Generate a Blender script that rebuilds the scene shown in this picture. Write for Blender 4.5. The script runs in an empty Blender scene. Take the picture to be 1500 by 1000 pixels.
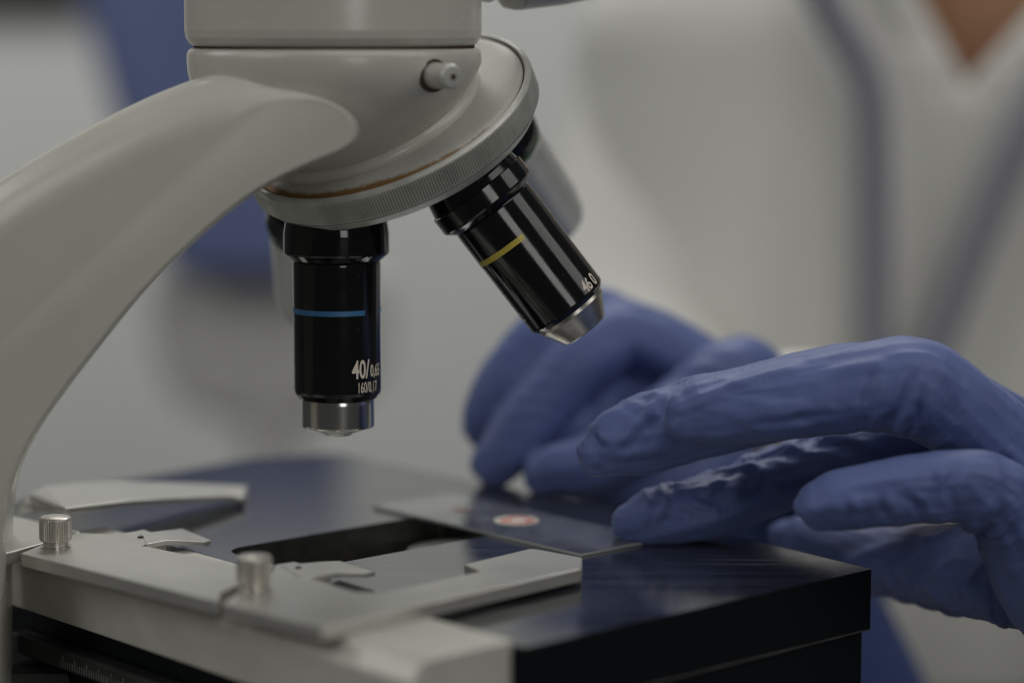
import bpy, bmesh, math, random
import numpy as np
from mathutils import Vector, Matrix

MM = 0.001
random.seed(7)
rng = np.random.default_rng(11)
scn = bpy.context.scene
COL = scn.collection

# ------------------------------------------------------------------ camera, light, exposure
PITCH = math.radians(7.4); FPX = 3640.0; CAMY = -570.0; CAMZ = 122.0
cam_d = bpy.data.cameras.new('camera'); cam = bpy.data.objects.new('camera', cam_d); COL.objects.link(cam)
cam.location = (0, CAMY*MM, CAMZ*MM)
cam.rotation_euler = (math.pi/2 - PITCH, 0, 0)
cam_d.sensor_width = 36.0; cam_d.lens = 36.0*FPX/1500.0
cam_d.clip_start = 0.02; cam_d.clip_end = 50
cam_d.dof.use_dof = True; cam_d.dof.focus_distance = 0.562; cam_d.dof.aperture_fstop = 4.4
cam_d.dof.aperture_blades = 0
scn.camera = cam

w = bpy.data.worlds.new('World'); scn.world = w; w.use_nodes = True
bg = w.node_tree.nodes['Background']; bg.inputs[0].default_value = (0.95, 0.98, 1.0, 1); bg.inputs[1].default_value = 0.045

def area(name, loc, target, sx, sy, power, col):
    d = bpy.data.lights.new(name, 'AREA'); d.shape = 'RECTANGLE'; d.size = sx; d.size_y = sy; d.energy = power; d.color = col
    o = bpy.data.objects.new(name, d); COL.objects.link(o); o.location = loc
    o.rotation_euler = (Vector(target)-Vector(loc)).to_track_quat('-Z', 'Y').to_euler()
    return o
area('ceiling_lamp', (0.15, 0.20, 1.35), (0.1, 0.2, 0), 1.7, 0.8, 3.3, (1.0, 0.99, 0.95))
area('back_lamp', (0.05, 0.80, 1.0), (0.03, 0.0, 0.0), 0.9, 0.35, 5.2, (1.0, 0.99, 0.96))
area('window_light', (0.76, -2.1, 0.32), (0.0, 0.1, 0.1), 0.58, 0.62, 3.8, (1.0, 0.985, 0.95))
area('front_fill', (0.6, -1.0, 1.4), (0.25, 0.4, 0.0), 1.2, 0.7, 5.0, (1.0, 0.985, 0.95))  # added fill from the front and above, not a known fixture
area('wall_fill', (-0.40, 0.98, 0.62), (-0.30, 1.5, 0.0), 1.7, 0.4, 3.6, (1.0, 0.99, 0.96))  # added fill light that only brightens the wall
area('right_fill', (1.45, -0.35, 1.15), (0.2, 0.4, 0.05), 0.9, 0.9, 4.6, (1.0, 0.985, 0.95))  # fill light added on the right to even out the coat
area('left_fill', (-1.25, -0.75, 0.95), (0.05, 0.25, 0.05), 0.8, 0.8, 4.2, (1.0, 0.985, 0.95))  # fill light added on the left for rail, arm and coat
area('left_rear_fill', (-1.15, 0.30, 0.75), (0.10, 0.48, 0.0), 0.6, 0.6, 2.5, (1.0, 0.99, 0.96))  # extra fill light added to lift the left flank of the coat
scn.cycles.filter_width = 1.15
scn.view_settings.view_transform = 'Standard'
try: scn.view_settings.look = 'None'
except Exception: pass
scn.view_settings.exposure = 0.0; scn.view_settings.gamma = 1.0

# ------------------------------------------------------------------ coordinates (millimetres)
_c, _s = math.cos(PITCH), math.sin(PITCH)
def at(px, py, Y):
    """point seen at photo pixel px,py on the vertical plane at depth Y"""
    rx = (px-750)/FPX; ry = -(py-500)/FPX
    r = np.array([rx, _c+ry*_s, -_s+ry*_c]); t = (Y-CAMY)/r[1]
    return np.array([0, CAMY, CAMZ]) + r*t
def atz(px, py, z=0.0):
    rx = (px-750)/FPX; ry = -(py-500)/FPX
    r = np.array([rx, _c+ry*_s, -_s+ry*_c]); t = (z-CAMZ)/r[2]
    return np.array([0, CAMY, CAMZ]) + r*t
AZ = math.radians(41.8)
UD = np.array([-math.sin(AZ), math.cos(AZ), 0.]); VD = np.array([-math.cos(AZ), -math.sin(AZ), 0.])
SA = np.array([80.46, -25.41, 0.])
def sw(a, b, z=0.0): return SA + UD*a + VD*b + np.array([0, 0, z])

# ------------------------------------------------------------------ materials
def nt(name):
    m = bpy.data.materials.new(name); m.use_nodes = True
    return m, m.node_tree.nodes, m.node_tree.links, m.node_tree.nodes['Principled BSDF']
def mat(name, base, rough=0.5, metal=0.0, spec=0.5, var=0.0, vscale=60, bump=0.0, bscale=600, stretch=None, rvar=0.0, coat=0.0, sheen=0.0, dust=0.0):
    m, N, L, p = nt(name)
    p.inputs['Base Color'].default_value = (*base, 1); p.inputs['Roughness'].default_value = rough
    p.inputs['Metallic'].default_value = metal; p.inputs['Specular IOR Level'].default_value = spec
    if coat: p.inputs['Coat Weight'].default_value = coat; p.inputs['Coat Roughness'].default_value = 0.25
    if sheen: p.inputs['Sheen Weight'].default_value = sheen; p.inputs['Sheen Roughness'].default_value = 0.4
    tc = N.new('ShaderNodeTexCoord'); src = tc.outputs['Object']
    if stretch:
        mp = N.new('ShaderNodeMapping'); mp.inputs['Rotation'].default_value = (0, 0, stretch[3] if len(stretch) > 3 else 0)
        mp.inputs['Scale'].default_value = stretch[:3]; L.new(src, mp.inputs[0]); ssrc = mp.outputs[0]
    else: ssrc = src
    last = None
    if var:
        n = N.new('ShaderNodeTexNoise'); n.inputs['Scale'].default_value = vscale; n.inputs['Detail'].default_value = 6; L.new(src, n.inputs[0])
        r = N.new('ShaderNodeMapRange'); r.inputs[1].default_value = 0.3; r.inputs[2].default_value = 0.7; r.inputs[3].default_value = 1-var; r.inputs[4].default_value = 1+var
        L.new(n.outputs[0], r.inputs[0])
        mx = N.new('ShaderNodeMix'); mx.data_type = 'RGBA'; mx.blend_type = 'MULTIPLY'; mx.inputs[0].default_value = 1
        mx.inputs[6].default_value = (*base, 1); L.new(r.outputs[0], mx.inputs[7]); L.new(mx.outputs[2], p.inputs['Base Color']); last = mx.outputs[2]
    if dust:
        n = N.new('ShaderNodeTexNoise'); n.inputs['Scale'].default_value = 900; n.inputs['Detail'].default_value = 3; L.new(ssrc, n.inputs[0])
        r = N.new('ShaderNodeMapRange'); r.inputs[1].default_value = 0.66; r.inputs[2].default_value = 0.76; r.inputs[3].default_value = 0; r.inputs[4].default_value = dust
        L.new(n.outputs[0], r.inputs[0])
        mx = N.new('ShaderNodeMix'); mx.data_type = 'RGBA'; L.new(r.outputs[0], mx.inputs[0])
        if last: L.new(last, mx.inputs[6])
        else: mx.inputs[6].default_value = (*base, 1)
        mx.inputs[7].default_value = (0.3, 0.29, 0.26, 1); L.new(mx.outputs[2], p.inputs['Base Color'])
    if rvar:
        n = N.new('ShaderNodeTexNoise'); n.inputs['Scale'].default_value = vscale*1.7; n.inputs['Detail'].default_value = 5; L.new(ssrc, n.inputs[0])
        r = N.new('ShaderNodeMapRange'); r.inputs[1].default_value = 0.3; r.inputs[2].default_value = 0.7; r.inputs[3].default_value = max(.02, rough-rvar); r.inputs[4].default_value = rough+rvar
        L.new(n.outputs[0], r.inputs[0]); L.new(r.outputs[0], p.inputs['Roughness'])
    if bump:
        n = N.new('ShaderNodeTexNoise'); n.inputs['Scale'].default_value = bscale; n.inputs['Detail'].default_value = 5; L.new(ssrc, n.inputs[0])
        b = N.new('ShaderNodeBump'); b.inputs['Strength'].default_value = bump; b.inputs['Distance'].default_value = 0.0003
        L.new(n.outputs[0], b.inputs['Height']); L.new(b.outputs[0], p.inputs['Normal'])
    return m

M = {}
M['white'] = mat('white_enamel', (0.53, 0.52, 0.465), 0.27, spec=0.5, var=0.04, vscale=35, bump=0.05, bscale=420, rvar=0.06)
M['ringgrey'] = mat('satin_grey_metal', (0.55, 0.55, 0.51), 0.42, metal=0.35, var=0.12, vscale=180, bump=0.1, bscale=1500)
M['plategrey'] = mat('speckled_grey_plate', (0.50, 0.50, 0.46), 0.5, metal=0.25, var=0.16, vscale=900, bump=0.15, bscale=2500)
M['steel'] = mat('brushed_steel', (0.57, 0.56, 0.52), 0.36, metal=0.75, var=0.05, vscale=120, bump=0.08, bscale=300, stretch=(8, 120, 8, -AZ), rvar=0.06)
M['chrome'] = mat('polished_steel', (0.60, 0.59, 0.55), 0.17, metal=1.0, var=0.04, bump=0.05, bscale=800, stretch=(1, 1, 12))
M['agedsteel'] = mat('tarnished_steel', (0.42, 0.405, 0.36), 0.3, metal=0.95, var=0.14, vscale=220, bump=0.12, bscale=900)
M['satinsilver'] = mat('satin_silver_barrel', (0.66, 0.67, 0.65), 0.42, metal=0.6, var=0.06, vscale=150)
M['black'] = mat('black_lacquer', (0.0055, 0.006, 0.0065), 0.11, spec=0.5, bump=0.03, bscale=500, rvar=0.04, vscale=120, dust=0.05)
M['stage'] = mat('black_anodised_plate', (0.010, 0.012, 0.015), 0.10, spec=1.0, bump=0.06, bscale=120, stretch=(3, 22, 3, -AZ+0.15), rvar=0.08, vscale=90, dust=0.1)
M['stage'].node_tree.nodes['Principled BSDF'].inputs['IOR'].default_value = 2.3
def add_scratches(m, col, amt):
    N, L = m.node_tree.nodes, m.node_tree.links; p = N['Principled BSDF']; tc = N.new('ShaderNodeTexCoord'); tot = None
    for k, (rot, sc, lo_) in enumerate(((0.35, (14, 1400, 14), .62), (-0.9, (18, 1700, 18), .63), (1.25, (10, 1200, 10), .62), (0.05, (60, 60, 60), .60))):
        mp = N.new('ShaderNodeMapping'); mp.inputs['Rotation'].default_value = (0, 0, rot); mp.inputs['Scale'].default_value = sc; mp.inputs['Location'].default_value = (k*3.1, k*1.7, 0); L.new(tc.outputs['Object'], mp.inputs[0])
        n = N.new('ShaderNodeTexNoise'); n.inputs['Scale'].default_value = 1; n.inputs['Detail'].default_value = 2 if k < 3 else 7; L.new(mp.outputs[0], n.inputs[0])
        r = N.new('ShaderNodeMapRange'); r.inputs[1].default_value = lo_; r.inputs[2].default_value = lo_+(0.06 if k < 3 else 0.2); r.inputs[4].default_value = 1 if k < 3 else 0.16; L.new(n.outputs[0], r.inputs[0])
        if tot is None: tot = r.outputs[0]
        else:
            a = N.new('ShaderNodeMath'); a.operation = 'MAXIMUM'; L.new(tot, a.inputs[0]); L.new(r.outputs[0], a.inputs[1]); tot = a.outputs[0]
    sc_ = N.new('ShaderNodeMath'); sc_.operation = 'MULTIPLY'; sc_.inputs[1].default_value = amt; L.new(tot, sc_.inputs[0])
    mx = N.new('ShaderNodeMix'); mx.data_type = 'RGBA'; L.new(sc_.outputs[0], mx.inputs[0])
    lk = p.inputs['Base Color'].links
    if lk: L.new(lk[0].from_socket, mx.inputs[6])
    else: mx.inputs[6].default_value = p.inputs['Base Color'].default_value
    mx.inputs[7].default_value = (*col, 1); L.new(mx.outputs[2], p.inputs['Base Color'])
add_scratches(M['stage'], (0.26, 0.26, 0.25), 0.26)
M['stageside'] = mat('black_plate_side', (0.004, 0.006, 0.008), 0.42, spec=0.2, bump=0.1, bscale=900, dust=0.03)
M['darkmetal'] = mat('dark_carriage_metal', (0.05, 0.05, 0.05), 0.4, metal=0.5, var=0.2, vscale=200)
M['holewall'] = mat('worn_cut_edge', (0.085, 0.083, 0.078), 0.35, metal=0.7, var=0.2, vscale=300)
M['grooveshade'] = mat('shade_in_knurling', (0.15, 0.14, 0.12), 0.7, var=0.3, vscale=200)  # darker tone painted into the knurl grooves to stand for their shade
M['groundedge'] = mat('ground_glass_edge', (0.32, 0.34, 0.34), 0.6)
M['knob'] = mat('nickel_knob', (0.62, 0.59, 0.53), 0.3, metal=0.75, var=0.08, vscale=300)
M['frost'] = mat('frosted_patch', (0.33, 0.33, 0.32), 0.5, var=0.25, vscale=500)
M['condenser'] = mat('grey_condenser_metal', (0.30, 0.29, 0.27), 0.4, metal=0.3)
M['railmetal'] = mat('dull_rail_metal', (0.62, 0.605, 0.55), 0.5, metal=0.3, var=0.08, vscale=90, bump=0.08, bscale=300)
M['edgelight'] = mat('grey_edge_highlight', (0.10, 0.10, 0.095), 0.5, metal=0.4, var=0.4, vscale=120)
M['tick'] = mat('worn_scale_paint', (0.16, 0.155, 0.145), 0.6, var=0.5, vscale=150)
M['faint'] = mat('faint_red_stain', (0.17, 0.095, 0.085), 0.5, var=0.3, vscale=300)
M['gap'] = mat('dark_brown_gap', (0.05, 0.03, 0.018), 0.8)
M['blueband'] = mat('blue_paint_band', (0.045, 0.16, 0.33), 0.4, var=0.06, vscale=400)
M['yellowband'] = mat('yellow_paint_band', (0.72, 0.57, 0.09), 0.4, var=0.12, vscale=500)
M['greenband'] = mat('green_paint_band', (0.02, 0.07, 0.02), 0.4)
M['letter'] = mat('engraved_cream_paint', (0.72, 0.64, 0.54), 0.6, var=0.1, vscale=900)
M['glove'] = mat('blue_nitrile', (0.100, 0.139, 0.328), 0.50, spec=0.35, var=0.09, vscale=45, bump=0.16, bscale=420, sheen=0.12)
gn, gl = M['glove'].node_tree.nodes, M['glove'].node_tree.links
tcg = gn.new('ShaderNodeTexCoord'); rn = gn.new('ShaderNodeTexNoise'); rn.noise_type = 'RIDGED_MULTIFRACTAL'; rn.inputs['Scale'].default_value = 95; rn.inputs['Detail'].default_value = 3
mpg = gn.new('ShaderNodeMapping'); mpg.inputs['Scale'].default_value = (1.0, 1.6, 0.8); mpg.inputs['Rotation'].default_value = (0.3, 0.5, 0.4); gl.new(tcg.outputs['Object'], mpg.inputs[0]); gl.new(mpg.outputs[0], rn.inputs[0])
bpn = gn.new('ShaderNodeBump'); bpn.inputs['Strength'].default_value = 0.20; bpn.inputs['Distance'].default_value = 0.0006; gl.new(rn.outputs[0], bpn.inputs['Height'])
old = gn['Principled BSDF'].inputs['Normal'].links[0].from_node; gl.new(old.outputs[0], bpn.inputs['Normal']); gl.new(bpn.outputs[0], gn['Principled BSDF'].inputs['Normal'])
M['coat'] = mat('white_coat_cotton', (0.68, 0.675, 0.64), 0.9, spec=0.1, var=0.02, vscale=8)
M['skin'] = mat('brown_skin', (0.27, 0.13, 0.062), 0.5, var=0.05, vscale=30)
M['scrub'] = mat('blue_scrub_cotton', (0.055, 0.08, 0.20), 0.9, spec=0.1)
M['chairblue'] = mat('blue_upholstery', (0.125, 0.155, 0.30), 0.85, spec=0.15, var=0.08, vscale=14)
M['chairgrey'] = mat('grey_chair_shell', (0.54, 0.535, 0.525), 0.6, spec=0.2)
M['wall'] = mat('pale_wall_paint', (0.57, 0.58, 0.565), 0.9, spec=0.1, var=0.02, vscale=3)
M['shelf'] = mat('dark_shelf', (0.02, 0.025, 0.022), 0.6)
M['table'] = mat('dark_table_top', (0.06, 0.06, 0.06), 0.5, var=0.04, vscale=20)
M['cord'] = mat('blue_grey_rubber', (0.22, 0.225, 0.265), 0.5)
M['label'] = mat('sticker_paper', (0.68, 0.64, 0.58), 0.7, var=0.06, vscale=400)

def glass_mat():
    m, N, L, p = nt('slide_glass')
    p.inputs['Base Color'].default_value = (0.93, 0.96, 0.95, 1); p.inputs['Roughness'].default_value = 0.06
    p.inputs['Transmission Weight'].default_value = 1.0; p.inputs['IOR'].default_value = 1.5
    df = N.new('ShaderNodeBsdfDiffuse'); df.inputs[0].default_value = (0.45, 0.46, 0.46, 1)
    tc = N.new('ShaderNodeTexCoord'); n = N.new('ShaderNodeTexNoise'); n.inputs['Scale'].default_value = 140; n.inputs['Detail'].default_value = 8; L.new(tc.outputs['Object'], n.inputs[0])
    r = N.new('ShaderNodeMapRange'); r.inputs[1].default_value = 0.3; r.inputs[2].default_value = 0.7; r.inputs[3].default_value = 0.05; r.inputs[4].default_value = 0.16; L.new(n.outputs[0], r.inputs[0])
    ms = N.new('ShaderNodeMixShader'); L.new(r.outputs[0], ms.inputs[0]); L.new(p.outputs[0], ms.inputs[1]); L.new(df.outputs[0], ms.inputs[2])
    L.new(ms.outputs[0], N['Material Output'].inputs['Surface'])
    return m
M['glass'] = glass_mat()

def rust_mat():
    m, N, L, p = nt('rusty_seam')
    p.inputs['Roughness'].default_value = 0.85
    tc = N.new('ShaderNodeTexCoord')
    n = N.new('ShaderNodeTexNoise'); n.inputs['Scale'].default_value = 210; n.inputs['Detail'].default_value = 7; L.new(tc.outputs['Object'], n.inputs[0])
    n2 = N.new('ShaderNodeTexNoise'); n2.inputs['Scale'].default_value = 30; n2.inputs['Detail'].default_value = 2; L.new(tc.outputs['Object'], n2.inputs[0])
    a = N.new('ShaderNodeMath'); a.operation = 'ADD'; L.new(n.outputs[0], a.inputs[0]); L.new(n2.outputs[0], a.inputs[1])
    r = N.new('ShaderNodeValToRGB'); r.color_ramp.elements[0].position = 0.43; r.color_ramp.elements[0].color = (0.02, 0.012, 0.008, 1)
    r.color_ramp.elements[1].position = 0.62; r.color_ramp.elements[1].color = (0.24, 0.135, 0.045, 1)
    e = r.color_ramp.elements.new(0.5); e.color = (0.11, 0.052, 0.016, 1)
    h = N.new('ShaderNodeMath'); h.operation = 'MULTIPLY'; h.inputs[1].default_value = 0.5; L.new(a.outputs[0], h.inputs[0])
    L.new(h.outputs[0], r.inputs[0]); L.new(r.outputs[0], p.inputs['Base Color'])
    return m
M['rust'] = rust_mat()

def edge_rust_mat():
    """grey nosepiece plate, stained orange-brown in a ragged band near its rim"""
    m, N, L, p = nt('rust_stained_plate')
    p.inputs['Roughness'].default_value = 0.5; p.inputs['Metallic'].default_value = 0.2
    at_ = N.new('ShaderNodeAttribute'); at_.attribute_name = 'rim'
    tc = N.new('ShaderNodeTexCoord')
    n = N.new('ShaderNodeTexNoise'); n.inputs['Scale'].default_value = 330; n.inputs['Detail'].default_value = 8; n.inputs['Roughness'].default_value = 0.7; L.new(tc.outputs['Object'], n.inputs[0])
    n2 = N.new('ShaderNodeTexNoise'); n2.inputs['Scale'].default_value = 26; L.new(tc.outputs['Object'], n2.inputs[0])
    s1 = N.new('ShaderNodeMath'); s1.operation = 'ADD'; L.new(n.outputs[0], s1.inputs[0]); L.new(n2.outputs[0], s1.inputs[1])
    s2 = N.new('ShaderNodeMath'); s2.operation = 'MULTIPLY_ADD'; s2.inputs[1].default_value = 0.62; s2.inputs[2].default_value = -0.42; L.new(s1.outputs[0], s2.inputs[0])
    s3 = N.new('ShaderNodeMath'); s3.operation = 'ADD'; L.new(s2.outputs[0], s3.inputs[0]); L.new(at_.outputs['Fac'], s3.inputs[1])
    r = N.new('ShaderNodeMapRange'); r.inputs[1].default_value = 0.86; r.inputs[2].default_value = 1.08; L.new(s3.outputs[0], r.inputs[0])
    sp = N.new('ShaderNodeTexNoise'); sp.inputs['Scale'].default_value = 1300; sp.inputs['Detail'].default_value = 2; L.new(tc.outputs['Object'], sp.inputs[0])
    spr = N.new('ShaderNodeMapRange'); spr.inputs[1].default_value = 0.3; spr.inputs[2].default_value = 0.7; spr.inputs[3].default_value = 0.92; spr.inputs[4].default_value = 1.04; L.new(sp.outputs[0], spr.inputs[0])
    g = N.new('ShaderNodeMix'); g.data_type = 'RGBA'; g.blend_type = 'MULTIPLY'; g.inputs[0].default_value = 1; g.inputs[6].default_value = (0.50, 0.49, 0.45, 1); L.new(spr.outputs[0], g.inputs[7])
    mx = N.new('ShaderNodeMix'); mx.data_type = 'RGBA'; L.new(r.outputs[0], mx.inputs[0]); L.new(g.outputs[2], mx.inputs[6]); mx.inputs[7].default_value = (0.20, 0.11, 0.036, 1)
    L.new(mx.outputs[2], p.inputs['Base Color'])
    return m
M['stainplate'] = edge_rust_mat()

def sticker_mat():
    m, N, L, p = nt('red_white_sticker')
    p.inputs['Roughness'].default_value = 0.5
    tc = N.new('ShaderNodeTexCoord')
    n = N.new('ShaderNodeTexVoronoi'); n.inputs['Scale'].default_value = 330; L.new(tc.outputs['Object'], n.inputs[0])
    n2 = N.new('ShaderNodeTexNoise'); n2.inputs['Scale'].default_value = 260; L.new(tc.outputs['Object'], n2.inputs[0])
    r = N.new('ShaderNodeMapRange'); r.inputs[1].default_value = 0.46; r.inputs[2].default_value = 0.52; L.new(n2.outputs[0], r.inputs[0])
    mx = N.new('ShaderNodeMix'); mx.data_type = 'RGBA'; L.new(r.outputs[0], mx.inputs[0]); mx.inputs[6].default_value = (0.60, 0.07, 0.03, 1); mx.inputs[7].default_value = (0.42, 0.03, 0.02, 1)
    L.new(mx.outputs[2], p.inputs['Base Color'])
    return m
M['sticker'] = sticker_mat()

# ------------------------------------------------------------------ mesh helpers
def wpos(o):
    v = Vector((0, 0, 0))
    while o is not None: v = v + Vector(o.location); o = o.parent
    return v
def obj(name, V, F, m, parent=None, smooth=True, origin=None, bevel=0.0, sharp=40):
    """V in world millimetres"""
    V = np.asarray(V, float)*MM
    base = np.array(wpos(parent)) if parent is not None else np.zeros(3)
    org = np.array(origin, float)*MM if origin is not None else (base if parent is not None else V.mean(0)*[1, 1, 0]+[0, 0, V[:, 2].min()])
    me = bpy.data.meshes.new(name); me.from_pydata((V-org).tolist(), [], [list(f) for f in F]); me.validate(); me.update()
    o = bpy.data.objects.new(name, me); COL.objects.link(o)
    o.location = Vector(org-base)
    if parent is not None: o.parent = parent
    if m: me.materials.append(m)
    if smooth:
        me.polygons.foreach_set('use_smooth', [True]*len(me.polygons))
        bm = bmesh.new(); bm.from_mesh(me)
        bmesh.ops.recalc_face_normals(bm, faces=bm.faces)
        for e in bm.edges:
            if len(e.link_faces) == 2 and e.calc_face_angle(0) > math.radians(sharp): e.smooth = False
        bm.to_mesh(me); bm.free()
    if bevel:
        b = o.modifiers.new('bevel', 'BEVEL'); b.width = bevel*MM; b.segments = 2; b.limit_method = 'ANGLE'; b.angle_limit = math.radians(35); b.harden_normals = False
    return o
def frame(d):
    d = np.array(d, float); d /= np.linalg.norm(d)
    h = np.array([0, 1., 0]) if abs(d[1]) < 0.9 else np.array([1., 0, 0])
    e1 = np.cross(h, d); e1 /= np.linalg.norm(e1); e2 = np.cross(d, e1)
    return d, e1, e2
def lathe(profile, C, d, n=72, rf=None, a0=0, a1=2*math.pi, raw=False):
    """profile of (distance along d, radius)"""
    q = [profile[0]]
    for (ta, ra), (tb, rb) in zip(profile[:-1], profile[1:]):
        ln = math.hypot(tb-ta, rb-ra)
        if ln > 0.7 and rb > 0.2:
            e = 0.12/ln; q += [(ta+(tb-ta)*e, ra+(rb-ra)*e), (tb-(tb-ta)*e, rb-(rb-ra)*e)]
        q.append((tb, rb))
    if not raw: profile = q
    d, e1, e2 = frame(d); V = []; F = []; full = abs(a1-a0-2*math.pi) < 1e-6
    cnt = n if full else n+1
    for (t, r) in profile:
        for k in range(cnt):
            a = a0+(a1-a0)*k/n; rr = r if rf is None else rf(t, r, k)
            V.append(np.array(C)+d*t+(e1*math.cos(a)+e2*math.sin(a))*rr)
    for i in range(len(profile)-1):
        for k in range(n):
            k2 = (k+1) % cnt
            F.append((i*cnt+k, i*cnt+k2, (i+1)*cnt+k2, (i+1)*cnt+k))
    if full:
        if profile[0][1] > 1e-6: F.append(tuple(range(cnt))[::-1])
        if profile[-1][1] > 1e-6: F.append(tuple((len(profile)-1)*cnt+k for k in range(cnt)))
    return V, F
def prism(pts2, z0, z1, f=sw):
    n = len(pts2); V = [f(a, b, z0) for a, b in pts2]+[f(a, b, z1) for a, b in pts2]
    F = [tuple(range(n))[::-1], tuple(range(n, 2*n))]+[(k, (k+1) % n, n+(k+1) % n, n+k) for k in range(n)]
    return V, F
def boxm(x0, x1, y0, y1, z0, z1):
    V = [(x, y, z) for z in (z0, z1) for x, y in ((x0, y0), (x1, y0), (x1, y1), (x0, y1))]
    return V, [(3, 2, 1, 0), (4, 5, 6, 7), (0, 1, 5, 4), (1, 2, 6, 5), (2, 3, 7, 6), (3, 0, 4, 7)]
def join(*ms):
    V = []; F = []
    for v, f in ms:
        k = len(V); V += [np.array(x) for x in v]; F += [tuple(i+k for i in q) for q in f]
    return V, F
def crom(P, step=1.5, closed=False):
    P = np.asarray(P, float); n = len(P); out = []
    rngk = range(n) if closed else range(n-1)
    for i in rngk:
        if closed: p0, p1, p2, p3 = P[(i-1) % n], P[i], P[(i+1) % n], P[(i+2) % n]
        else: p0, p1, p2, p3 = P[max(i-1, 0)], P[i], P[i+1], P[min(i+2, n-1)]
        m = max(2, int(np.linalg.norm((p2-p1)[:3])/step)+1)
        for k in range(m):
            t = k/m
            out.append(0.5*((2*p1)+(-p0+p2)*t+(2*p0-5*p1+4*p2-p3)*t*t+(-p0+3*p1-3*p2+p3)*t**3))
    if not closed: out.append(P[-1])
    return np.array(out)
def tube(path, n=16, caps=True, squash=1.0):
    """path rows x,y,z,r ; round ends"""
    path = np.asarray(path, float); C = path[:, :3]; R = path[:, 3]
    T = np.gradient(C, axis=0); T /= np.linalg.norm(T, axis=1)[:, None]
    rows = []
    if caps:
        for a in (80, 60, 40, 20): rows.append((C[0]-T[0]*R[0]*math.sin(math.radians(a)), T[0], R[0]*math.cos(math.radians(a))))
    for i in range(len(C)): rows.append((C[i], T[i], R[i]))
    if caps:
        for a in (20, 40, 60, 80): rows.append((C[-1]+T[-1]*R[-1]*math.sin(math.radians(a)), T[-1], R[-1]*math.cos(math.radians(a))))
    V = []; F = []
    up = np.array([0, 1., 0.])
    for c0, t0, r0 in rows:
        e1 = np.cross(up, t0)
        if np.linalg.norm(e1) < 1e-3: e1 = np.cross([1., 0, 0], t0)
        e1 /= np.linalg.norm(e1); e2 = np.cross(t0, e1)
        for k in range(n):
            a = 2*math.pi*k/n; V.append(c0+r0*(e1*math.cos(a)+e2*squash*math.sin(a)))
    for i in range(len(rows)-1):
        for k in range(n): F.append((i*n+k, i*n+(k+1) % n, (i+1)*n+(k+1) % n, (i+1)*n+k))
    F.append(tuple(range(n))[::-1]); F.append(tuple((len(rows)-1)*n+k for k in range(n)))
    return V, F
def rounded(pts, rad, seg=5):
    """round the corners of a 2D polygon; rad number or list"""
    out = []; n = len(pts); P = np.array(pts, float)
    for i in range(n):
        r = rad[i] if isinstance(rad, (list, tuple)) else rad
        p, q, s = P[i-1], P[i], P[(i+1) % n]
        if r <= 0: out.append(tuple(q)); continue
        u = (p-q); v = (s-q); lu, lv = np.linalg.norm(u), np.linalg.norm(v); u /= lu; v /= lv
        ang = math.acos(max(-1, min(1, u@v))); d = min(r/math.tan(ang/2), lu*.45, lv*.45)
        a, b = q+u*d, q+v*d
        for k in range(seg+1):
            t = k/seg; out.append(tuple((1-t)**2*a+2*t*(1-t)*q+t*t*b))
    return out
def evaluated(o):
    dg = bpy.context.evaluated_depsgraph_get(); return bpy.data.meshes.new_from_object(o.evaluated_get(dg))
def thing(name, label, cat, loc):
    o = bpy.data.objects.new(name, None); COL.objects.link(o); o.location = Vector(loc)*MM; o.empty_display_size = 0.02
    o['label'] = label; o['category'] = cat; return o
def lab(o, label, cat=None, kind=None, group=None):
    if label: o['label'] = label
    if cat: o['category'] = cat
    if kind: o['kind'] = kind
    if group: o['group'] = group
    return o

def vnoise(P, seed=0):
    """smooth value noise on N x 3 points, unit period"""
    P = np.asarray(P, float); i = np.floor(P).astype(int); f = P-i; f = f*f*(3-2*f)
    def h(a, b, c_):
        q = (a*374761393+b*668265263+c_*2147483647+seed*1442695041) & 0xffffffff
        q = ((q ^ (q >> 13))*1274126177) & 0xffffffff
        return ((q ^ (q >> 16)) & 0xffff)/65535.0
    r = 0
    for dx in (0, 1):
        for dy in (0, 1):
            for dz in (0, 1):
                wgt = (f[:, 0] if dx else 1-f[:, 0])*(f[:, 1] if dy else 1-f[:, 1])*(f[:, 2] if dz else 1-f[:, 2])
                r = r+wgt*h(i[:, 0]+dx, i[:, 1]+dy, i[:, 2]+dz)
    return r*2-1

# ================================================================== setting
back = obj('wall', *boxm(-900, 1500, 1500, 1560, -800, 1200), M['wall'], smooth=False)
lab(back, 'plain pale grey wall far behind the microscope and the person', 'wall')
tab = obj('table', *boxm(-420, 420, -420, 330, -165, -125.2), M['table'], smooth=False, bevel=2)
lab(tab, 'dark table top under the foot of the microscope', 'table')

# ================================================================== microscope
mic = thing('microscope', 'white compound microscope with black stage and revolving set of objective lenses', 'microscope', (-60, 0, -125))
AX = -40.4
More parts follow.
